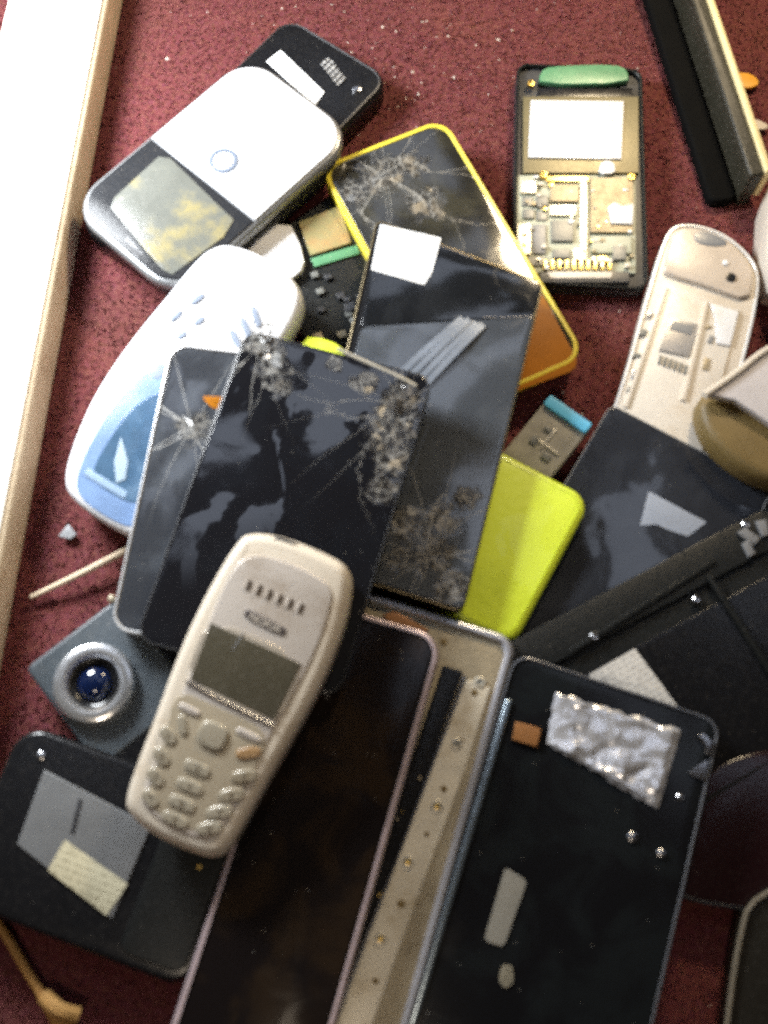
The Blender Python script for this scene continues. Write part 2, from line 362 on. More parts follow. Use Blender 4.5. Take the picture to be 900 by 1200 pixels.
for i in range(90000):
    x = random.uniform(x0, x1); y = random.uniform(y0, y1); a = random.uniform(0, 6.283); h = random.uniform(.0006, .0012); wd = random.uniform(.0003, .00055)
    lx, ly = random.gauss(0, .0009), random.gauss(0, .0009); dx, dy = math.cos(a)*wd, math.sin(a)*wd; k = len(V)
    V += [(x-dx, y-dy, .0001), (x+dx, y+dy, .0001), (x+lx*.5+dx*.9, y+ly*.5+dy*.9, h*.7), (x+lx*.5-dx*.9, y+ly*.5-dy*.9, h*.7), (x+lx+dx*.3, y+ly+dy*.3, h), (x+lx-dx*.3, y+ly-dy*.3, h)]
    F += [(k, k+1, k+2, k+3), (k+3, k+2, k+4, k+5)]
pile = link('carpet_pile', V, F, m, smooth=False); tagtop(pile, 'short maroon carpet pile covering the floor', 'carpet', kind='stuff')
# lint and crumbs nobody could count
V, F = [], []
ph = (1+5**.5)/2
def crumb(x, y, z, r):
    k = len(V); q = [Vector((random.gauss(0,1), random.gauss(0,1), random.gauss(0,.6))).normalized()*r*random.uniform(.6,1.3) for _ in range(6)]
    q = [Vector((r,0,0)), Vector((0,r,0)), Vector((-r,0,0)), Vector((0,-r,0)), Vector((0,0,r)), Vector((0,0,-r))]
    for p in q: V.append((x+p.x*random.uniform(.4,1.8), y+p.y*random.uniform(.4,1.8), z+p.z*random.uniform(.5,.9)))
    for a_, b_ in ((0,1),(1,2),(2,3),(3,0)): F.append((k+a_, k+b_, k+4)); F.append((k+b_, k+a_, k+5))
for i in range(260):
    px_, py_ = random.uniform(130, 900), random.uniform(0, 1200)
    if random.random() < .5: px_, py_ = random.gauss(470, 120), random.gauss(60, 60)
    p = P(px_, py_, 2.2); crumb(p.x, p.y, p.z, abs(random.gauss(.0002, .00022))+.00012)
tagtop(link('carpet_debris', V, F, mat('pale_crumbs', (.62,.55,.48), .6, dust=0), smooth=False), 'pale dust and crumbs scattered over the maroon carpet', 'debris', kind='stuff')

# ------------------------------------------------------------------ white board at the left
T = Thing('painted_board', 'long white painted board with bare tan edge running down the left side', 'board', (22,-60), (137,-60), (-205,900), 20, 20, 20)
prism('board_body', rrect(0, 0, T.W, T.L+.08, .002), 0, .0195, M['wood'], T, bx=.003)
prism('painted_face', rrect(-.0006, 0, T.W-.0035, T.L+.077, .002), .0196, .0206, M['paint'], T, bx=.0008)
# ------------------------------------------------------------------ dark board upper right
T = Thing('standing_panel', 'dark olive panel with a pale cream edge strip leaning at the upper right', 'panel', (785,-80), (801,-80), (880,206), 26, 22, 22)
prism('panel_body', rrect(0, 0, T.W, T.L, .0012), 0, T.t, M['olive'], T, bx=.0012)
prism('edge_strip', rrect(T.W/2+.0016, 0, .0032, T.L, .0008), .006, T.t+.0012, mat('cream_edge', (.74,.62,.34), .4, dust=.1, grime=(.6,.45,.2)), T, bx=.0008)
prism('shadow_slab', rrect(-T.W/2-.0065, -.002, .0128, T.L*.97, .004), 0, T.t-.016, mat('shadow_black', (.004,.004,.004), .8, dust=.0, spec=.05), T, bx=.0015)  # low black slab standing in for the shadow left of the panel
solid('cream_block', 'small cream block catching the light at the right edge above the pale open phone', 'block', [(905,195),(945,185),(950,335),(898,325)], 22, 20, M['cream'], 1.5, 1)
solid('orange_chip', 'small orange flake on the carpet at the upper right', 'flake', [(863,84),(882,86),(892,98),(876,104),(862,97)], 3.5, 1.5, mat('orange_flake', (.75,.36,.02), .4), .3, 1)
solid('pale_flake', 'white triangular flake on the carpet beside the board below the blue-screened phone', 'flake', [(68,628),(80,614),(90,626),(82,632)], 3.0, .6, M['grey'], .15, 0)
solid('lint_scrap', 'tan lint scrap on the carpet below the orange flake', 'lint', [(872,143),(884,138),(902,146),(898,152),(880,150)], 3.2, 1.0, M['cream'], .3, 1)

# ------------------------------------------------------------------ black phone under the white one (top left)
T = Thing('black_phone', 'glossy black phone mostly hidden beneath the white half-screen phone', 'phone', (338,16), (440,112), (86,258), 14, 13, 12)
prism('body', rrect(0, 0, T.W, T.L, .011), 0, .0115, M['black'], T, bx=.003)
ring('trim', rrect(0, 0, T.W-.003, T.L-.003, .0095), rrect(0, 0, T.W-.0050, T.L-.0050, .0085), .0108, .0119, M['dark'], T)
label_on(T, 'sticker_or_reflection', [(312,72),(329,59),(380,108),(369,124)], M['label'])
label_on(T, 'printed_mark', [(375,74),(386,67),(405,92),(396,101)], printmat('grey_print', (.03,.03,.032), (.55,.55,.55), rows=2400, amount=.8, blob=0, vertical=True))
lathe('button', [(.0022,.011),(.0022,.0124),(.0016,.0127)], *T.px(418,104), M['chrome'], T)
# ------------------------------------------------------------------ white and silver phone with the half screen
T = Thing('slider_phone', 'white and silver rounded phone with dull screen half and round ring button', 'phone', (291,60), (389,184), (76,240), 27, 24, 15)
W, L = T.W, T.L
prism('lower_shell', rrect(.0008, 0, W-.003, L-.004, .015), 0, .0065, M['dark'], T, bx=.0015)
prism('slide_rail', rrect(0, 0, W-.0045, L-.006, .014), .0066, .0085, M['chrome'], T, bx=.0004)
prism('body', rrect(0, 0, W, L, .017), .0086, .0142, mat('grey_metal_rim', (.30,.31,.32), .3, metal=.5, dust=.1), T, bx=.0022)
ys = T.px(243,213)[1]
prism('white_cover', [p for p in rrect(0, 0, W-.0045, L-.0045, .0150, 10) if p[1] > ys]+[(-(W-.0045)/2, ys), ((W-.0045)/2, ys)], .0138, .0152, M['white'], T, bx=.0004)
bz = prism('screen_bezel', [((W-.0045)/2, ys-.0006), (-(W-.0045)/2, ys-.0006)]+[p for p in rrect(0, 0, W-.0045, L-.0045, .0150, 10) if p[1] < ys-.0006], .0138, .0149, mat('screen_bezel', (.022,.023,.026), .2, dust=.1, spec=.12), T, bx=.0004)
lc = mat('stained_lcd', (.13,.135,.12), .2, dust=.15, var=.4, scale=60, grime=(.40,.31,.07), spec=.2)
prism('display', T.pp([(186,184),(200,186),(274,258),(262,278),(202,322),(190,316),(130,244),(134,232)], .0149), .0149, .0152, lc, bz, bx=.0001)
label_on(T, 'brand_mark', [(145,283),(151,278),(168,298),(161,303)], printmat('bezel_print', (.05,.05,.055), (.35,.36,.38), rows=1500, amount=.8, blob=0), z=.0150)
cx, cy = T.px(262,189)
ring('ring_button', circ(cx, cy, .0066), circ(cx, cy, .0046), .0150, .0157, mat('pale_ring', (.16,.19,.25), .3, dust=0), T, b=.0002)
lathe('button_cap', [(.0044,.0149),(.0044,.0154),(.0036,.01565)], cx, cy, M['white'], T)
# ------------------------------------------------------------------ white phone with blue screen
def poly_local(T, pts, z=None, k=2): return smooth(T.pp(pts, z), k)
T = Thing('curvy_phone', 'curved white phone with blue tinted screen, keypad end near the silver phone', 'phone', (232,268), (372,330), (60,560), 36, 21, 13)
out = [(243,288),(268,281),(318,300),(350,330),(355,352),(338,390),(300,440),(260,510),(215,595),(188,632),(160,632),(118,612),(78,582),(71,558),(82,518),(103,468),(130,424),(160,384),(198,338),(224,306)]
op = poly_local(T, out)
prism('shell', op, 0, .0125, M['white'], T, bx=.0030, bz=.004)
prism('screen_bezel', poly_local(T, [(172,434),(205,420),(262,440),(230,520),(190,610),(158,622),(118,603),(90,580),(90,556),(105,520),(135,470)], .0125), .0122, .0129, M['bluebezel'], T, bx=.0003)
prism('screen', poly_local(T, [(170,466),(215,452),(235,480),(205,540),(178,588),(150,590),(112,566),(108,550),(125,520),(145,490)], .0129), .0129, .0132, M['bluelcd'], T, bx=.0001)
prism('screen_stripe', T.pp([(98,556),(104,549),(150,577),(146,585)], .0130), .0129, .0134, mat('pale_stripe', (.26,.36,.50), .2), T, bx=.0001)
prism('pale_icon', T.pp([(142,512),(150,540),(147,562),(136,566),(134,540)], .0133), .01325, .0135, mat('pale_icon', (.34,.44,.54), .25), T, bx=.0001)
kx = mat('pale_key', (.22,.26,.34), .3, dust=.05)
for pts in ([(177,430),(190,424),(194,440),(181,447)], [(198,372),(212,362),(215,368),(201,379)],
            [(222,352),(238,342),(241,349),(225,359)], [(226,376),(238,369),(241,376),(229,383)], [(206,392),(217,386),(220,393),(209,399)],
            [(292,362),(299,357),(308,380),(302,386)], [(279,374),(287,371),(297,394),(290,399)], [(266,388),(274,385),(284,404),(277,409)]):
    prism('key', smooth(T.pp(pts, .0126), 1), .0123, .0131, kx, T, bx=.0002)
# ------------------------------------------------------------------ small gutted module between
T = Thing('gutted_module', 'open black handset piece with olive display and green board edge beside the yellow-rimmed phone', 'phone part', (325,262), (398,222), (392,420), 12, 10, 8)
prism('casing', T.pp([(322,272),(396,222),(470,360),(440,420),(360,420)], None), 0, .0078, M['soft'], T, bx=.0012)
prism('display', T.pp([(350,262),(398,243),(412,286),(364,301)]), .0079, .0092, mat('olive_display', (.28,.26,.12), .2, var=.4, dust=.2, grime=(.42,.20,.08)), T, bx=.0003)
prism('board_edge', T.pp([(364,304),(418,288),(422,298),(369,314)]), .0079, .0088, M['green'], T, bx=.0003)
for i in range(14):
    x, y = random.uniform(360, 420), random.uniform(322, 395); a = random.uniform(3, 8)
    prism('component', T.pp([(x,y),(x+a*1.4,y-a*.5),(x+a*1.9,y+a*.6),(x+a*.5,y+a)]), .0079, random.uniform(.0085,.0095), random.choice([M['dark'], M['chip'], M['steel'], M['dark']]), T, bx=.0002)
solid('white_piece', 'flat white piece lying between the silver phone and the curvy phone', 'cap', [(280,292),(336,252),(358,300),(352,322),(318,336)], 15, 4, M['white'], .8, 1)  # flat white piece between the two phones
solid('lime_sliver', 'lime sliver of a shell poking out above the cracked black phone', 'shell', [(352,392),(386,396),(412,414),(404,436),(352,432)], 26, 7, M['lime'], 1.5, 1)
# ------------------------------------------------------------------ yellow rimmed phone
T = Thing('cracked_phone', 'cracked black glass phone with thin yellow rim at top centre', 'phone', (374,196), (528,152), (532,486), 18, 13, 8.5)
W, L = T.W, T.L
prism('shell', rrect(0, 0, W, L, .0095), 0, .0078, M['yellow'], T, bx=.0012)
ring('rim', rrect(0, 0, W, L, .0095, 9), rrect(0, 0, W-.0040, L-.0040, .0078, 9), .0076, .0087, M['yellow'], T, b=.0004)
ix, iy = T.px(450,205); ix2, iy2 = T.px(500,240)
prism('front_glass', rrect(0, 0, W-.0040, L-.0040, .0078, 9), .0078, .0084, crackmat('yellow_phone_glass', (.02,.019,.016), [(ix, iy, .013), (ix2, iy2, .010), (*T.px(415,225), .008), (*T.px(480,190), .009)], haze=(.06,.055,.035)), T, bx=.0002)
fl = prism('amber_reflection', T.pp([(628,335),(640,352),(676,421),(674,431),(667,436),(604,459),(590,440)], .0086), .00845, .0086, M['amber'], T, bx=.00005)  # orange-brown reflection in the glass, put in as a coloured patch
# ------------------------------------------------------------------ small clear module with blue tab
T = Thing('clear_module', 'small smoky clear phone module with a sky blue tab beside the lime cover', 'phone part', (645,462), (694,500), (585,535), 13, 11, 6)
W, L = T.W, T.L
prism('housing', rrect(0, 0, W, L, .002), 0, .0055, M['clear'], T, bx=.0008)
prism('tab', rrect(0, L/2-.0032, W-.0006, .0052, .001), .0052, .0075, M['blue'], T, bx=.0006)
for (x, y, a, b_) in ((0,.001,.0009,W*.5), (.0015,-.002,W*.55,.0009), (-.004,-.003,.003,.004), (.004,-.006,.004,.003), (-.002,.004,.004,.002)):
    prism('component', rrect(x, y, a, b_, .0002), .0054, .0063, M['shield'] if a < .001 or b_ < .001 else M['chip'], T, bx=.0002)
# ------------------------------------------------------------------ pale opened phone at right
T = Thing('open_phone', 'cream phone lying face down with its battery bay open at the right', 'phone', (778,250), (905,296), (690,520), 14, 12, 10)
out = [(787,262),(815,260),(850,271),(880,296),(892,320),(888,360),(876,411),(860,470),(835,560),(690,560),(716,490),(738,420),(756,352),(774,290)]
prism('shell', poly_local(T, out), 0, .0085, M['cream'], T, bx=.002)
ring('rim', poly_local(T, out), inset(ccw(poly_local(T, out)), .0013), .0075, .0092, M['silver'], T, b=.0004)
prism('top_cover', poly_local(T, [(790,268),(815,266),(848,278),(874,301),(884,322),(878,354),(830,336),(783,322),(776,316)], None, 1), .0084, .0104, mat('warm_grey_cover', (.52,.45,.38), .3, dust=.05, coat=.3), T, bx=.001)
prism('camera_port', poly_local(T, [(812,274),(826,271),(850,281),(852,289),(832,290),(815,285)], None, 1), .0100, .0107, mat('slate_port', (.17,.18,.20), .3), T, bx=.0004)
lathe('camera_lens', [(.0021,.010),(.0021,.0110),(.0014,.0111)], *T.px(856,326), M['black'], T, 20)
lathe('flash_lens', [(.0013,.010),(.0013,.0108),(.0008,.0110)], *T.px(850,309), M['white'], T, 16)
bay = prism('battery_bay', T.pp([(781,330),(868,362),(838,480),(820,540),(715,500),(735,450)]), .0084, .0092, mat('bay_white', (.64,.60,.54), .3, grime=(.48,.40,.30)), T, bx=.0004)
prism('contact_panel', T.pp([(832,355),(866,365),(856,405),(840,402),(838,372)]), .0093, .0100, M['white'], T, bx=.0003)
prism('sim_tray', T.pp([(786,372),(820,380),(808,418),(772,410)]), .0093, .0101, mat('tray_grey', (.40,.38,.36), .3, metal=.4), T, bx=.0003)
prism('sim_slot', T.pp([(789,376),(814,382),(810,393),(784,386)]), .01015, .0103, M['grey'], T, bx=.0001)
for i in range(6):
    x, y = 773+i*6, 415+i*2.3; prism('contact', T.pp([(x,y),(x+3.5,y+1.3),(x+1.5,y+12),(x-2,y+10)]), .0093, .0099, M['chip'], T, bx=.0002)
for (x, y, a, b_) in ((760,364,6,8),(752,384,8,10),(744,412,9,7),(737,452,6,8),(742,432,4,12),(832,392,6,10),(830,380,5,5),(826,418,7,16),(806,440,5,8)):
    prism('bay_detail', T.pp([(x,y),(x+a,y+a*.3),(x+a-3,y+b_),(x-3,y+b_-a*.3)]), .0090, .0098, random.choice([M['chip'], M['grey'], M['steel'], M['chrome']]), T, bx=.0002)
prism('bay_rail', T.pp([(826,352),(831,354),(804,470),(798,468)]), .0091, .0103, M['cream'], T, bx=.0004)
prism('bay_rail', T.pp([(780,336),(784,337),(736,478),(731,476)]), .0091, .0101, M['cream'], T, bx=.0004)
# ------------------------------------------------------------------ brown rounded casing + pale lid at the right edge
solid('brown_casing', 'rounded brown casing half beneath a pale lid at the right edge', 'casing', [(818,478),(826,456),(852,450),(905,470),(960,520),(950,570),(890,560),(836,520)], 27, 13, M['brown'], 4.0, 2)
T = Thing('pale_lid', 'pale grey lid with a cream rim resting on the brown casing', 'lid', (818,460), (960,375), (880,560), 33, 31, 4)
lid = T.pp([(828,461),(908,404),(985,380),(985,540),(940,515),(905,497),(862,468)])
prism('lid_panel', lid, 0, .0036, mat('lavender_plastic', (.58,.55,.56), .35, dust=.1), T, bx=.0008)
tube('lid_rim', [(*T.px(x, y), .0036) for x, y in ((826,463),(862,438),(908,405),(985,379))], .0015, M['cream'], T)

# ------------------------------------------------------------------ gutted phone with bright LCD back (top right)
T = Thing('gutted_phone', 'gutted phone with white panel and bare circuit board at upper right', 'phone', (606,72), (753,76), (600,330), 10, 9, 8)
W, L = T.W, T.L
prism('housing', rrect(0, 0, W, L, .006), 0, .0052, M['dark'], T, bx=.001)
ring('rim', rrect(0, 0, W, L, .006), rrect(0, 0, W-.003, L-.003, .005), .005, .0075, M['soft'], T, b=.0006)
def q4(a, b_, c_, d): return [(a,b_),(c_,b_),(c_,d),(a,d)]
prism('antenna_board', poly_local(T, [(632,99),(633,84),(645,77),(722,75),(736,82),(737,98)], None, 1), .0053, .0082, M['green'], T, bx=.0006)
prism('connector_strip', T.pp(q4(631,101,742,112)), .0053, .0070, M['black'], T, bx=.0003)
prism('metal_frame', T.pp(q4(613,112,749,202)), .0053, .0076, mat('olive_tin', (.15,.13,.07), .4, metal=.3, dust=.2, grime=(.2,.16,.08)), T, bx=.0004)
prism('lcd_back', T.pp([(622,118),(731,119),(728,187),(619,185)]), .0077, .0085, M['white'], T, bx=.0003)
prism('circuit_board', T.pp(q4(606,203,746,318)), .0053, .0066, M['pcb'], T, bx=.0002)
chips = [((610,212,628,226),'shield'),((612,229,624,240),'chip'),((628,228,642,240),'chip'),((613,244,626,255),'chip'),((629,246,641,257),'chip'),((645,216,678,236),'steel'),
 ((644,240,675,252),'shield'),((646,258,672,282),'chip'),((606,262,622,298),'shield'),((625,262,640,296),'grey'),((680,208,688,300),'shield'),((692,208,742,272),'steel'),
 ((640,206,690,212),'gold'),((694,276,740,296),'pcb'),((718,288,734,304),'chip'),((648,292,668,302),'chip'),((672,290,688,304),'shield'),((610,300,640,310),'chip'),((700,300,712,308),'gold')]
for (a, b_, c_, d), k in chips: prism('component', T.pp(q4(a,b_,c_,d)), .0066, .0066+random.uniform(.0006,.0016), M[k], T, bx=.0002)
for i in range(46):
    x, y = random.uniform(609,740), random.uniform(206,314); a, b_ = random.uniform(2,6), random.uniform(2,5)
    prism('component', T.pp(q4(x,y,x+a,y+b_)), .0066, .0084, random.choice([M['shield'],M['chip'],M['gold'],M['steel'],M['cream'],M['white']]), T, bx=.0001)
prism('bright_shield', T.pp([(712,244),(720,238),(728,243),(742,240),(741,264),(716,263)]), .0080, .0090, M['white'], T, bx=.0003)
prism('white_button', poly_local(T, [(701,205),(703,193),(711,189),(720,193),(721,205)], None, 1), .0077, .0092, M['white'], T, bx=.0004)
for x, y in ((740,208),(637,205),(622,98)):
    cx, cy = T.px(x, y); ring('screw_ring', circ(cx, cy, .0018, 18), circ(cx, cy, .0008, 18), .0068, .0088, M['gold'], T, b=.0002)
for i in range(10): prism('pin', T.pp(q4(637+i*8.4,304,641+i*8.4,316)), .0067, .0080, M['gold'], T, bx=.0002)
prism('pin_header', T.pp(q4(632,318,738,331)), .0053, .0080, M['dark'], T, bx=.0004)
prism('port_strip', T.pp([(642,319),(718,319),(716,327),(644,327)]), .0080, .0086, M['cream'], T, bx=.0003)

# ------------------------------------------------------------------ black glass phone at right
T = Thing('smartphone', 'large black glass smartphone with grey-blue painted reflection below the cream phone', 'phone', (716,473), (905,577), (556,748), 13, 12, 8)
W, L = T.W, T.L
prism('body', rrect(0, 0, W, L, .004), 0, .0072, M['black'], T, bx=.0006)
ring('rim', rrect(0, 0, W, L, .004), rrect(0, 0, W-.0010, L-.0010, .0036), .0068, .0080, M['grey'], T, b=.0002)
prism('front_glass', rrect(0, 0, W-.0012, L-.0012, .0035), .0072, .0078, crackmat('grey_black_glass', (.022,.024,.030), [], haze=(.036,.040,.050), hz=.5, rough=.05, spec=.7), T, bx=.0002)
label_on(T, 'reflection_patch', [(760,576),(772,582),(828,612),(806,629),(780,620),(770,615),(750,616)], M['reflection'], z=.0079)  # window reflection drawn as a flat pale patch on the glass
# ------------------------------------------------------------------ lime cover
T = Thing('phone_cover', 'bright lime green phone back cover beside the tall black glass phone', 'cover', (548,508), (692,590), (448,676), 19, 18, 7)
def bulge(x, y, z): return (x, y, z)
prism('shell', rrect(0, 0, T.W, T.L, .0085), 0, T.t, M['lime'], T, bx=.0026)
ring('edge_seam', rrect(0, 0, T.W-.0048, T.L-.0048, .0068), rrect(0, 0, T.W-.0058, T.L-.0058, .0063), T.t-.0002, T.t+.00015, mat('lime_seam', (.50,.60,.02), .4, dust=.1), T, b=.0001)
# ------------------------------------------------------------------ open black body with label at right
T = Thing('black_chassis', 'matte black open chassis with printed white label and small screws at the right', 'chassis', (588,757), (874,594), (728,1010), 17, 12, 9)
W, L = T.W, T.L
prism('body', rrect(.01, 0, W+.02, L, .004), 0, .0078, M['soft'], T, bx=.001)
ring('lip', rrect(.01, 0, W+.02, L, .004), rrect(.01, -.005, W+.012, L-.020, .003), .0076, .0094, M['soft'], T, b=.0006)
prism('inner_panel', rrect(.016, -.008, W-.006, L-.030, .003), .0078, .0085, M['black'], T, bx=.0004)
prism('rib', T.pp([(664,762),(835,655),(839,661),(668,769)]), .0078, .0102, M['soft'], T, bx=.0006)
prism('rib', T.pp([(826,676),(832,672),(915,800),(909,804)]), .0085, .0105, M['soft'], T, bx=.0006)
label_on(T, 'printed_label', [(744,760),(690,791),(752,884),(812,852)], M['printed'], z=.0086)
for x, y in ((816,703),(696,746),(873,615)):
    lathe('screw', [(.0017,.0080),(.0017,.0100),(.0012,.0105),(.0004,.0103)], *T.px(x, y), M['chrome'], T, 18)
for pts in ([(862,625),(872,620),(890,632),(882,640)], [(868,638),(876,634),(884,650),(876,654)], [(884,612),(896,610),(900,628),(892,630)]):
    prism('hinge_piece', T.pp(pts), .0085, .0108, M['grey'], T, bx=.0004)
# ------------------------------------------------------------------ maroon phone and smoky case bottom right
T = Thing('maroon_phone', 'very dark maroon rounded phone half out of frame at lower right', 'phone', (812,872), (970,880), (775,1062), 13, 13, 10)
prism('body', poly_local(T, [(838,884),(970,870),(985,1062),(905,1072),(850,1064),(792,1052),(790,1030),(805,960)]), 0, .0095, M['maroon'], T, bx=.002)
tube('lower_trim', [(*T.px(x, y), .0086) for x, y in ((790,1044),(815,1054),(858,1062),(905,1066),(960,1064))], .0008, M['dark'], T)
T = Thing('smoky_case', 'smoky clear case with pale rim in the bottom right corner', 'case', (868,1030), (1000,1030), (838,1290), 16, 14, 9)
co = poly_local(T, [(880,1042),(1000,1020),(1000,1290),(838,1290),(850,1200),(862,1110)])
prism('case_body', co, 0, .0082, M['case'], T, bx=.0015)
ring('rim', co, inset(ccw(co), .0016), .0078, .0094, mat('tan_rim', (.13,.11,.08), .35, dust=.2), T, b=.0006)

# ------------------------------------------------------------------ black framed device lower right with foil
T = Thing('back_panel', 'large glossy black device with crumpled foil window at its upper corner', 'phone', (604,764), (842,866), (450,1272), 23, 22, 10)
W, L = T.W, T.L
prism('body', rrect(0, 0, W, L, .0065), 0, .0090, M['black'], T, bx=.0012)
ring('rim', rrect(0, 0, W, L, .0065), rrect(0, 0, W-.0022, L-.0022, .0055), .0086, .0101, mat('dark_chrome_rim', (.13,.135,.15), .2, metal=.5, dust=.1), T, b=.0005)
prism('back_glass', rrect(0, 0, W-.0024, L-.0024, .0054), .0088, .0094, crackmat('deep_black_glass', (.006,.006,.007), [], haze=(.012,.015,.016), hz=.5, rough=.15, spec=.22), T, bx=.0002)
prism('side_rail', rrect(-W/2+.0028, -.006, .0026, L-.022, .0010), .0093, .0106, mat('blue_grey_rail', (.30,.36,.41), .25, metal=.85, dust=.1), T, bx=.0010)
# crumpled foil: folds of several directions crossing
FW = [(.0011,.97,.2,.001,.0085),(.0009,.3,.95,.003,.0072),(.0007,.75,-.66,.002,.0060),(.0005,-.5,.86,.004,.0041),(.0003,.9,.44,.0,.0027)]
fp = [(651,811),(798,856),(771,949),(640,872)]
A, B_, C_, D_ = [Vector(T.px(*p)) for p in fp]; V, F = [], []; N1, N2 = 54, 34
for j in range(N2+1):
    for i in range(N1+1):
        u, v = i/N1, j/N2; p = (A*(1-u)+B_*u)*(1-v)+(D_*(1-u)+C_*u)*v
        e = min(u, 1-u, v, 1-v)
        q = Vector((p.x*210, p.y*210, 3.3)); wx = p.x+.0055*mnoise.noise(q*.75); wy = p.y+.0055*mnoise.noise(q*.75+Vector((4,9,2))); h = sum(a*abs(((wx*cx_+wy*sx_+f)/w) % 2-1)*(.4+1.2*abs(mnoise.noise(q*.5+Vector((w*900,0,0))))) for a, cx_, sx_, f, w in FW)
        V.append((p.x+.0006*mnoise.noise(q*1.5+Vector((9,0,0)))*(e < .02), p.y+.0012*mnoise.noise(q*1.2+Vector((0,7,0)))*(e < .02), .0097+h*min(1, e*14+.15)))
for j in range(N2):
    for i in range(N1):
        k = j*(N1+1)+i; F.append((k+N1+1, k+N1+2, k+1, k))
link('foil_window', V, F, M['foil'], T, ang=9)
prism('copper_tab', T.pp([(604,846),(634,854),(629,876),(600,867)]), .0095, .0112, M['copper'], T, bx=.0004)
prism('corner_bracket', T.pp([(817,862),(824,860),(834,868),(832,886),(826,884),(826,872)]), .0095, .0110, M['chrome'], T, bx=.0003)
prism('corner_mirror', T.pp([(806,906),(829,890),(827,916)]), .0095, .0104, M['chrome'], T, bx=.0002)
for x, y, r in ((797,934,.0013),(741,981,.0017),(775,1000,.0015)):
    lathe('rivet', [(r,.0094),(r,.0101),(r*.6,.0105)], *T.px(x, y), M['chrome'], T, 16)
label_on(T, 'grey_strip', [(592,1016),(618,1032),(590,1110),(567,1102)], mat('grey_strip', (.22,.21,.18), .5, dust=.2), z=.0095, t=.0003, k=1)
label_on(T, 'grey_dot', [(588,1130),(600,1130),(602,1152),(592,1160),(584,1150)], mat('grey_dot', (.20,.18,.13), .5, dust=.2), z=.0095, t=.0003, k=1)
# ------------------------------------------------------------------ steel chassis between the two black phones
T = Thing('metal_frame', 'stained steel phone mid-frame with screw holes and polished blue-grey rim', 'frame', (412,686), (606,756), (214,1262), 23, 23, 8)
W, L = T.W, T.L
prism('plate', rrect(0, 0, W-.002, L-.002, .006), .002, .0066, M['steel'], T, bx=.0005)
ring('rim', rrect(0, 0, W, L, .0075, 9), rrect(0, 0, W-.0084, L-.0084, .0045, 9), 0, .0086, mat('polished_rim', (.50,.51,.57), .22, metal=.45, dust=.12), T, b=.0030)
for x, y in ((562,800),(535,872),(512,945),(478,1010),(446,1100)):
    cx, cy = T.px(x, y, .0066); ring('screw_boss', circ(cx, cy, .0021, 20), circ(cx, cy, .0010, 20), .0070, .0083, M['shield'], T, b=.0004)
    lathe('screw', [(.0010,.0070),(.0010,.0078),(.0006,.0080)], cx, cy, M['gold'] if y > 900 else M['chip'], T, 14)
prism('inner_slot', roundpoly(T.pp([(519,780),(543,787),(501,905),(427,1100),(385,1215),(362,1210),(402,1100),(478,900)], .0067), .0008, 3), .0066, .0069, M['black'], T, bx=.0001)
prism('ridge', roundpoly(T.pp([(547,795),(575,805),(546,900),(472,1100),(428,1225),(388,1218),(431,1100),(505,905)], .0074), .001, 3), .0066, .0077, mat('worn_cream_ridge', (.66,.61,.50), .35, metal=.15, dust=.2, var=.4, grime=(.20,.13,.03), scale=130, bump=.4), T, bx=.0005)
tube('inner_rail', [(*T.px(x, y, .0072), .0070) for x, y in ((545,792),(524,850),(502,908),(466,1005),(429,1100),(387,1217))], .0008, M['chrome'], T)
for x, y, a in ((556,812,5),(541,868,4),(520,925,5),(500,978,4),(470,1060,6),(440,1150,5),(428,722,5),(486,733,6),(520,752,5)):
    prism('rust_spot', roundpoly(T.pp([(x-a,y-a*.6),(x+a*.5,y-a),(x+a,y+a*.4),(x-a*.3,y+a)], .0077), .0006, 3), .0065, .0078 if y > 800 else .0068, M['brown'], T, bx=.0002)
prism('flex_strip', T.pp([(448,722),(462,716),(502,738),(498,748),(470,742)], .0067), .0066, .0075, M['copper'], T, bx=.0003)
for i in range(26):
    t_ = random.random(); x = 575-t_*170+random.uniform(-40,6); y = 780+t_*400; a = random.uniform(2,5)
    prism('component', T.pp([(x,y),(x+a,y+a*.3),(x+a*.7,y+a*1.4),(x-a*.3,y+a)], .0067), .0066, .0072, random.choice([M['gold'],M['chip'],M['steel'],M['soft']]), T, bx=.0001)
# ------------------------------------------------------------------ big dark glass phone under the candybar
T = Thing('smartphone', 'large black glass smartphone with rose-silver rim under the beige keypad phone', 'phone', (366,700), (520,752), (186,1240), 33, 33, 9.5)
W, L = T.W, T.L
prism('body', rrect(0, 0, W, L, .0095), 0, .0088, M['black'], T, bx=.0016)
ring('rim', rrect(0, 0, W, L, .0095, 9), rrect(0, 0, W-.0058, L-.0058, .0070, 9), .0045, .0097, M['pinkrim'], T, b=.0022)
prism('front_glass', rrect(0, 0, W-.0058, L-.0058, .0070, 9), .0086, .0092, crackmat('brown_black_glass', (.008,.006,.006), [], haze=(.030,.018,.009), hz=.5, rough=.12, spec=.25), T, bx=.0002)

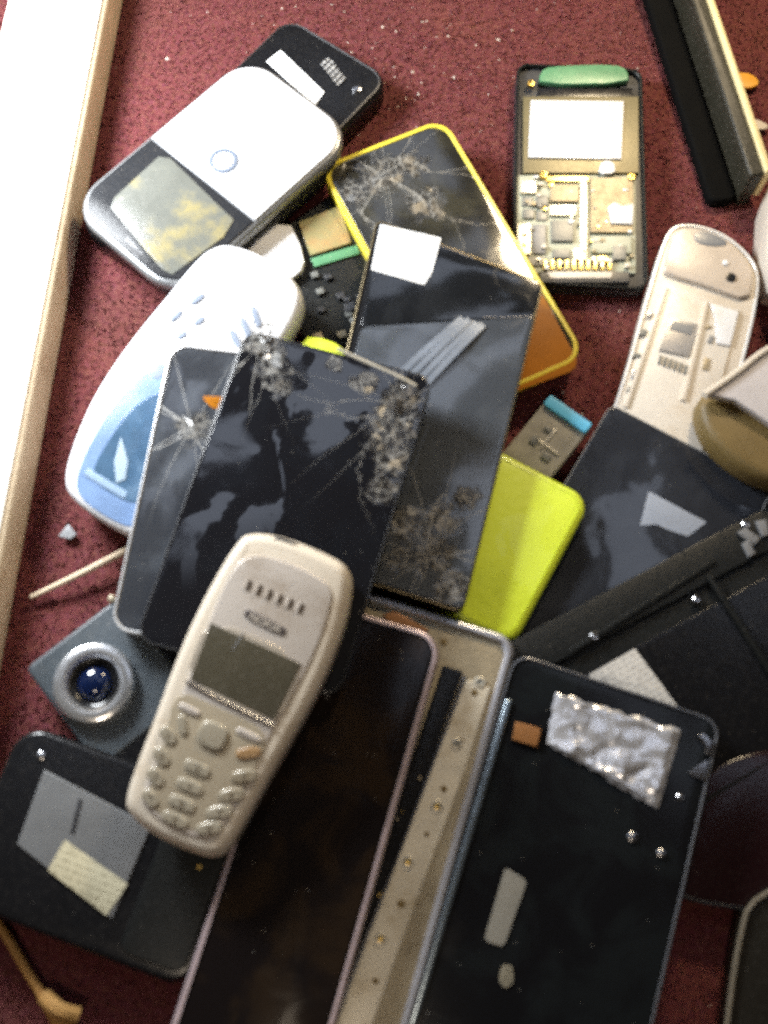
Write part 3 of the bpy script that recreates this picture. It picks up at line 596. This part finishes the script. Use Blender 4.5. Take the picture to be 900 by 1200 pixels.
# ------------------------------------------------------------------ tall black glass phone with ribbon
T = Thing('smartphone', 'tall black glass phone with painted white square reflection lying on the yellow-rimmed phone', 'phone', (441,256), (640,330), (352,662), 31, 27, 7.5)
W, L = T.W, T.L
OL = ccw(roundpoly(T.pp([(441,256),(638,331),(543,718),(350,656)]), .0045))
prism('body', OL, 0, .0066, M['black'], T, bx=.0006)
ring('rim', OL, inset(OL, .0008), .0062, .0073, mat('bronze_rim', (.20,.16,.09), .3, metal=.7, dust=.3, var=.5, scale=300), T, b=.0003)
prism('upper_glass', roundpoly(T.pp([(443,259),(635,332),(625,369),(423,382)]), .002), .0066, .0071, crackmat('upper_black_glass', (.010,.011,.013), [], haze=(.025,.027,.030), rough=.08), T, bx=.0002)
a_ = T.px(428,380); b_ = T.px(627,370); ytop = (a_[1]+b_[1])/2
CR = [(*T.px(x, y), q) for x, y, q in ((505,650,.011),(475,612,.009),(530,690,.009),(548,585,.006),(520,610,.008),(470,655,.007))]
prism('lower_glass', roundpoly(T.pp([(424,383),(626,371),(542,714),(353,654)]), .003), .0066, .0077,
      crackmat('cracked_blue_glass', (.050,.056,.066), CR, haze=(.07,.078,.09), hz=.6, rough=.07, tint=(.40,.30,.14)), T, bx=.0003)
tube('edge_glint', [(*T.px(x, y), .0072) for x, y in ((512,286),(535,295),(556,303))], .0003, M['chrome'], T)  # thin chrome tube standing in for the glint along the top edge
tube('edge_glint', [(*T.px(x, y), .0077) for x, y in ((566,372),(596,372),(624,371))], .00035, M['chrome'], T)  # bright line of the lower glass edge, also a chrome tube
label_on(T, 'sticker_or_reflection', [(446,263),(517,279),(506,320),(497,334),(435,316)], M['label'], z=.0072)  # square reflection in the glass, drawn as a flat white patch
rb = []
for k_, (a0, b0) in enumerate((((542,373),(466,441)), ((550,375),(476,446)), ((558,378),(486,450)), ((566,381),(496,454)))):
    p0, p1 = Vector(T.px(*a0)), Vector(T.px(*b0)); d = (p1-p0); nrm = Vector((-d.y, d.x)).normalized()*.0014; V, F = [], []
    for i in range(15):
        u = i/14; c_ = p0+d*u; z = .0079+.0010*math.sin(u*3.14)+.0003*(k_%2)
        for s_ in (-1, 1):
            q = c_+nrm*s_; V += [(q.x, q.y, z), (q.x, q.y, z-.0002)]
    for i in range(14):
        k = i*4; F += [(k, k+4, k+6, k+2), (k+1, k+3, k+7, k+5), (k, k+1, k+5, k+4), (k+2, k+6, k+7, k+3)]
    F += [(0,2,3,1), (56,57,59,58)]
    link('ribbon_cable', V, F, M['ribbon'], T)
# ------------------------------------------------------------------ silver rimmed phone A
T = Thing('smartphone', 'scratched phone with thin silver rim partly covered by the shattered black phone', 'phone', (200,402), (395,452), (128,738), 38, 27, 8)
W, L = T.W, T.L
prism('body', rrect(0, 0, W, L, .0075), 0, .0070, M['silver'], T, bx=.0012)
ring('rim', rrect(0, 0, W, L, .0075, 9), rrect(0, 0, W-.0022, L-.0022, .0065, 9), .0066, .0082, M['silver'], T, b=.0006)
ix, iy = T.px(225,500)
prism('front_glass', rrect(0, 0, W-.0024, L-.0024, .0064, 9), .0070, .0077, crackmat('silver_phone_glass', (.035,.038,.045), [(ix, iy, .008)], haze=(.09,.10,.115), hz=.5, tint=(.5,.42,.28), rough=.05, lines=1.6), T, bx=.0002)
label_on(T, 'amber_patch', [(236,464),(262,465),(268,474),(262,482),(246,477)], M['amber'], z=.0078, k=1)
# ------------------------------------------------------------------ shattered black phone B
T = Thing('smartphone', 'black phone with badly shattered top corners directly beneath the beige keypad phone', 'phone', (288,386), (502,462), (158,748), 47, 39, 7.5)
W, L = T.W, T.L
prism('body', rrect(0, 0, W, L, .006), 0, .0066, M['black'], T, bx=.0010)
ring('rim', rrect(0, 0, W, L, .006, 9), rrect(0, 0, W-.0012, L-.0012, .0055, 9), .0062, .0073, M['dark'], T, b=.0003)
tube('top_rim', [(*T.px(x, y), .0068) for x, y in ((395,408),(430,424),(468,441),(488,452))], .0008, M['shield'], T)
CR = [(*T.px(x, y), q) for x, y, q in ((472,474,.010),(458,500,.012),(462,535,.010),(448,572,.007),(425,448,.006),(392,425,.004),(308,400,.008),(318,425,.008),(330,452,.005))]
prism('front_glass', rrect(0, 0, W-.0014, L-.0014, .0054, 9), .0066, .0072, crackmat('shattered_glass', (.008,.008,.010), CR, haze=(.010,.011,.014), hz=.5, rough=.03, lines=.8, spec=1.0), T, bx=.0002)
# loose shards at the broken corners
V, F = [], []
for i in range(70):
    if i < 40: x, y = random.gauss(312, 12), random.gauss(398, 12)
    else: x, y = random.gauss(470, 14), random.gauss(470, 14)
    p = Vector((*T.px(x, y, .0074), .0075)); s_ = random.uniform(.0004, .0016); k = len(V)
    for j in range(3): V.append((p.x+random.gauss(0,1)*s_, p.y+random.gauss(0,1)*s_, p.z+random.uniform(0,.0012)))
    V += [(a, b_, c_-.0003) for a, b_, c_ in V[k:k+3]]
    F += [(k,k+1,k+2), (k+5,k+4,k+3), (k,k+3,k+4,k+1), (k+1,k+4,k+5,k+2), (k+2,k+5,k+3,k)]
link('glass_shards', V, F, mat('shard_glass', (.14,.13,.12), .08, spec=1, dust=.1), T, smooth=False)['kind'] = 'stuff'

# ------------------------------------------------------------------ camera module, battery phone, stick, cord
T = Thing('camera_module', 'grey camera block with round silver ringed lens at the left beside the board', 'camera', (34,790), (128,684), (104,884), 19, 17, 17)
W, L = T.W, T.L
prism('body', rrect(0, -.002, W, L+.010, .003), 0, T.t, mat('slate_plastic', (.055,.068,.08), .4, dust=.2), T, bx=.0015)
cx, cy = T.px(109, 800, .021)
r0 = .0148
lathe('lens_ring', [(r0,.016),(r0,.0195),(r0*.94,.0212),(r0*.84,.0218),(r0*.72,.0216),(r0*.69,.0209),(r0*.66,.0210),(r0*.62,.0200),(r0*.58,.0178)], cx, cy, mat('bright_ring', (.80,.80,.80), .2, metal=.85, dust=.1), T, 56)
lathe('lens_barrel', [(r0*.57,.0176),(r0*.57,.0192),(r0*.44,.0184),(r0*.42,.0180)], cx, cy, M['black'], T, 40)
lathe('lens_glass', [(r0*.42*math.cos(R(a)), .0180+.0034*math.sin(R(a))) for a in (0,15,30,45,60,75,86)], cx, cy, mat('blue_coated_glass', (.003,.008,.035), .05, spec=.8, dust=0, bump=0, scratch=0), T, 40)
lathe('screw', [(.0014,.0168),(.0014,.0176),(.0009,.0179)], *T.px(131,702), M['steel'], T, 14)
solid('flip_phone', 'plain black flip phone lying between the lens block and the beige keypad phone', 'phone', [(158,750),(196,735),(272,760),(262,880),(215,962),(150,930),(112,888)], 16, 12, M['black'], 2, 1)
T = Thing('battery_phone', 'black phone lying face down with grey battery and buff label at lower left', 'phone', (26,846), (285,985), (-66,1052), 20, 18, 12)
prism('body', rrect(0, 0, T.W, T.L, .010, 10), 0, T.t, M['black'], T, bx=.0022)
prism('back_step', rrect(T.W*.33, 0, T.W*.26, T.L*.86, .004), T.t-.0004, T.t+.0007, M['soft'], T, bx=.0005)
bt = prism('battery', roundpoly(T.pp([(52,902),(178,968),(132,1078),(20,990)]), .0006, 3), T.t-.0003, T.t+.0006, mat('battery_grey', (.20,.205,.21), .3, dust=.2, metal=.3), T, bx=.0006)
prism('seam', T.pp([(93,935),(98,937),(88,978),(83,976)]), T.t+.0006, T.t+.0008, M['dark'], T, bx=.0001)
label_on(T, 'buff_label', [(76,984),(150,1036),(125,1073),(56,1020)], M['buff'], z=T.t+.0007)
lathe('screw', [(.0016,.0115),(.0016,.0125),(.0010,.0128)], *T.px(48,886), M['chrome'], T, 16)
lathe('screw', [(.0012,.0115),(.0012,.0125),(.0008,.0128)], *T.px(234,1016), M['gold'], T, 16)
p = [P(36,700,3.5), P(62,688,4.5), P(105,667,6), P(152,643,7)]
tagtop(tube('wooden_stick', p, .0015, M['wood'], taper=lambda u: .6+.4*u), 'thin tan wooden stick on the carpet left of the silver-rimmed phone', 'stick')
p = [P(x, y, 4) for x, y in ((-20,1058),(8,1098),(34,1142),(58,1178),(84,1215))]
tagtop(tube('frayed_cord', p, .0016, mat('orange_brown_cord', (.42,.21,.05), .6, dust=.2), taper=lambda u: 1+1.8*max(0, u-.6)*2.0), 'orange-brown cord thickening toward its frayed end in the bottom left corner', 'cord')
p = [P(52,1168,6), P(70,1184,8), P(92,1190,6)]
tube('frayed_end', p, .0028, mat('frayed_fibre', (.36,.19,.05), .8, dust=.2), bpy.data.objects['frayed_cord'])

def text(name, body, size, parent, x, y, z, rot, m_, ext=.0001):
    c_ = bpy.data.curves.new(name, 'FONT'); c_.body = body; c_.size = size; c_.extrude = ext; c_.align_x = 'CENTER'; c_.align_y = 'CENTER'
    tmp = bpy.data.objects.new(name+'_tmp', c_); COL.objects.link(tmp); dg = bpy.context.evaluated_depsgraph_get(); dg.update()
    me = bpy.data.meshes.new_from_object(tmp.evaluated_get(dg)); bpy.data.objects.remove(tmp); me.materials.clear(); me.materials.append(m_)
    o_ = bpy.data.objects.new(name, me); COL.objects.link(o_); o_.parent = parent.o if hasattr(parent, 'o') else parent
    o_.location = (x, y, z); o_.rotation_euler = (0, 0, rot); return o_
# ------------------------------------------------------------------ beige candybar phone on top
T = Thing('keypad_phone', 'beige and silver keypad phone with small dead screen on top of the pile', 'phone', (268,600), (430,672), (122,960), 62, 46, 19)
outl = [(290,627),(302,625),(326,628),(354,637),(384,650),(404,661),(412,674),(413,691),(403,740),(375,810),(340,873),(305,934),(275,990),(259,1006),(231,1002),(182,980),(152,955),(147,936),(165,885),(182,843),(207,773),(235,710),(266,654),(284,630)]
op = poly_local(T, outl, .014)
zt = T.t
prism('back_shell', inset(ccw(op), .0006), 0, .0105, M['beige'], T, bx=.002, bottom=.004)
prism('front_shell', op, .0108, zt-.0006, M['beige'], T, bx=.0042, bz=.0046, nb=7, bottom=.0006)
fo = [(294,648),(330,655),(368,672),(388,686),(390,706),(376,750),(350,806),(322,852),(296,906),(272,950),(252,982),(230,984),(194,968),(166,946),(166,930),(186,880),(204,838),(222,790),(246,722),(272,664)]
face = prism('faceplate', poly_local(T, fo, zt), zt-.0012, zt, M['faceplate'], T, bx=.0008)
zf = zt
def onface(name, pts, h, m, k=1, bx=.0003, par=None, z=None):
    z = zf if z is None else z
    return prism(name, smooth(T.pp(pts, z), k) if k else T.pp(pts, z), z-.0004, z+h, m, par or T, bx=bx)
sb = onface('screen_surround', [(243,722),(360,772),(322,856),(214,800)], .0003, mat('surround_silver', (.50,.44,.36), .28, metal=.4, dust=.1), 1)
onface('screen', [(247,730),(353,778),(322,845),(223,796)], .0005, M['lcd'], 0, .0002)
prism('scratch', T.pp([(284,742),(286,741),(273,762),(271,762)], zf+.0006), zf+.0004, zf+.0006, M['grey'], T, bx=.00003)
tube('screen_trim', [(*T.px(x, y), zf+.0003) for x, y in ((218,798),(270,826),(320,850))], .0006, M['chrome'], T)
onface('badge', [(286,716),(292,714),(334,735),(336,742),(330,746),(288,725)], .0004, mat('badge_dark', (.10,.085,.085), .3, metal=.4), 1, .0002)
a1 = Vector(T.px(289,720)); a2 = Vector(T.px(333,741)); mid = (a1+a2)/2
text('badge_text', 'NOKIA', .0036, T, mid.x, mid.y, zf+.0006, math.atan2(a2.y-a1.y, a2.x-a1.x), M['cream'])
slot = mat('slot_shadow', (.10,.08,.07), .6)
for i in range(6):
    x, y = 292+i*12.2, 682+i*5.4
    onface('speaker_slot', [(x-4,y+5),(x+1,y-2),(x+4,y-1),(x+2,y+8),(x,y+9)], .0002, slot, 1, .0001)
    onface('slot_ridge', [(x-7,y+7),(x-1,y-4),(x+1,y-3),(x-3,y+9)], .0008, M['faceplate'], 1, .0003)
o_ = prism('power_button', smooth(T.pp([(318,631),(324,628),(350,637),(348,643),(332,641)], zt-.002), 1), zt-.005, zt-.0014, M['dark'], T, bx=.0006)
# keys
pad = onface('keypad_recess', [(205,806),(250,826),(318,856),(300,900),(270,944),(252,972),(230,976),(196,962),(172,942),(174,924),(192,872)], .0001, mat('keypad_recess', (.33,.28,.20), .4, dust=.2), 2, .0004)
def key(name, cx_, cy_, a, b_, ang, m_=None, h=.0007):
    ca, sa = math.cos(R(ang)), math.sin(R(ang)); pts = []
    for i in range(16):
        t_ = 2*math.pi*i/16; u = a*abs(math.cos(t_))**.7*math.copysign(1, math.cos(t_)); v = b_*abs(math.sin(t_))**.7*math.copysign(1, math.sin(t_))
        pts.append((cx_+u*ca-v*sa, cy_+u*sa+v*ca))
    k_ = prism(name, T.pp(pts, zf+h*.5), zf-.0004, zf+h, m_ or M['key'], T, bx=.0011, bz=.0007, nb=5)
    return k_
nav = key('navigation_key', 249, 862, 18, 16, 25, h=.0012)
key('soft_key', 222, 832, 14, 5, 26, M['faceplate']); key('soft_key', 292, 862, 17, 5, 26, M['faceplate'])
key('call_key', 214, 850, 6, 13, -10); key('clear_key', 291, 883, 15, 7.5, -8, M['keyb'])
ink = mat('key_print', (.15,.12,.08), .6)
digits = [[('1',197,862),('2',231,901),('3',286,910)], [('4',189,887),('5',222,922),('6',271,932)], [('7',182,911),('8',213,942),('9',257,952)], [('*',176,936),('0',205,961),('#',245,971)]]
for row_ in digits:
    for j, (g, x, y) in enumerate(row_):
        a = (12.5, 17, 16)[j]; b_ = (8.2, 8.2, 8.2)[j]; an = (55, 24, -10)[j]
        k_ = key('number_key', x, y, a, b_, an)
        q = T.px(x, y, zf+.0007); text('key_digit', g, .0032, k_, q[0], q[1], zf+.00076, 0, ink)
lathe('charge_port', [(.0012,.010),(.0012,.0105),(.0008,.0108)], *T.px(190,975,.0105), M['dark'], T, 12)

# ---- group for the look-alike black glass phones
for o in S.objects:
    if o.parent is None and o.name.startswith('smartphone'): o['group'] = 'black glass smartphones in the pile'
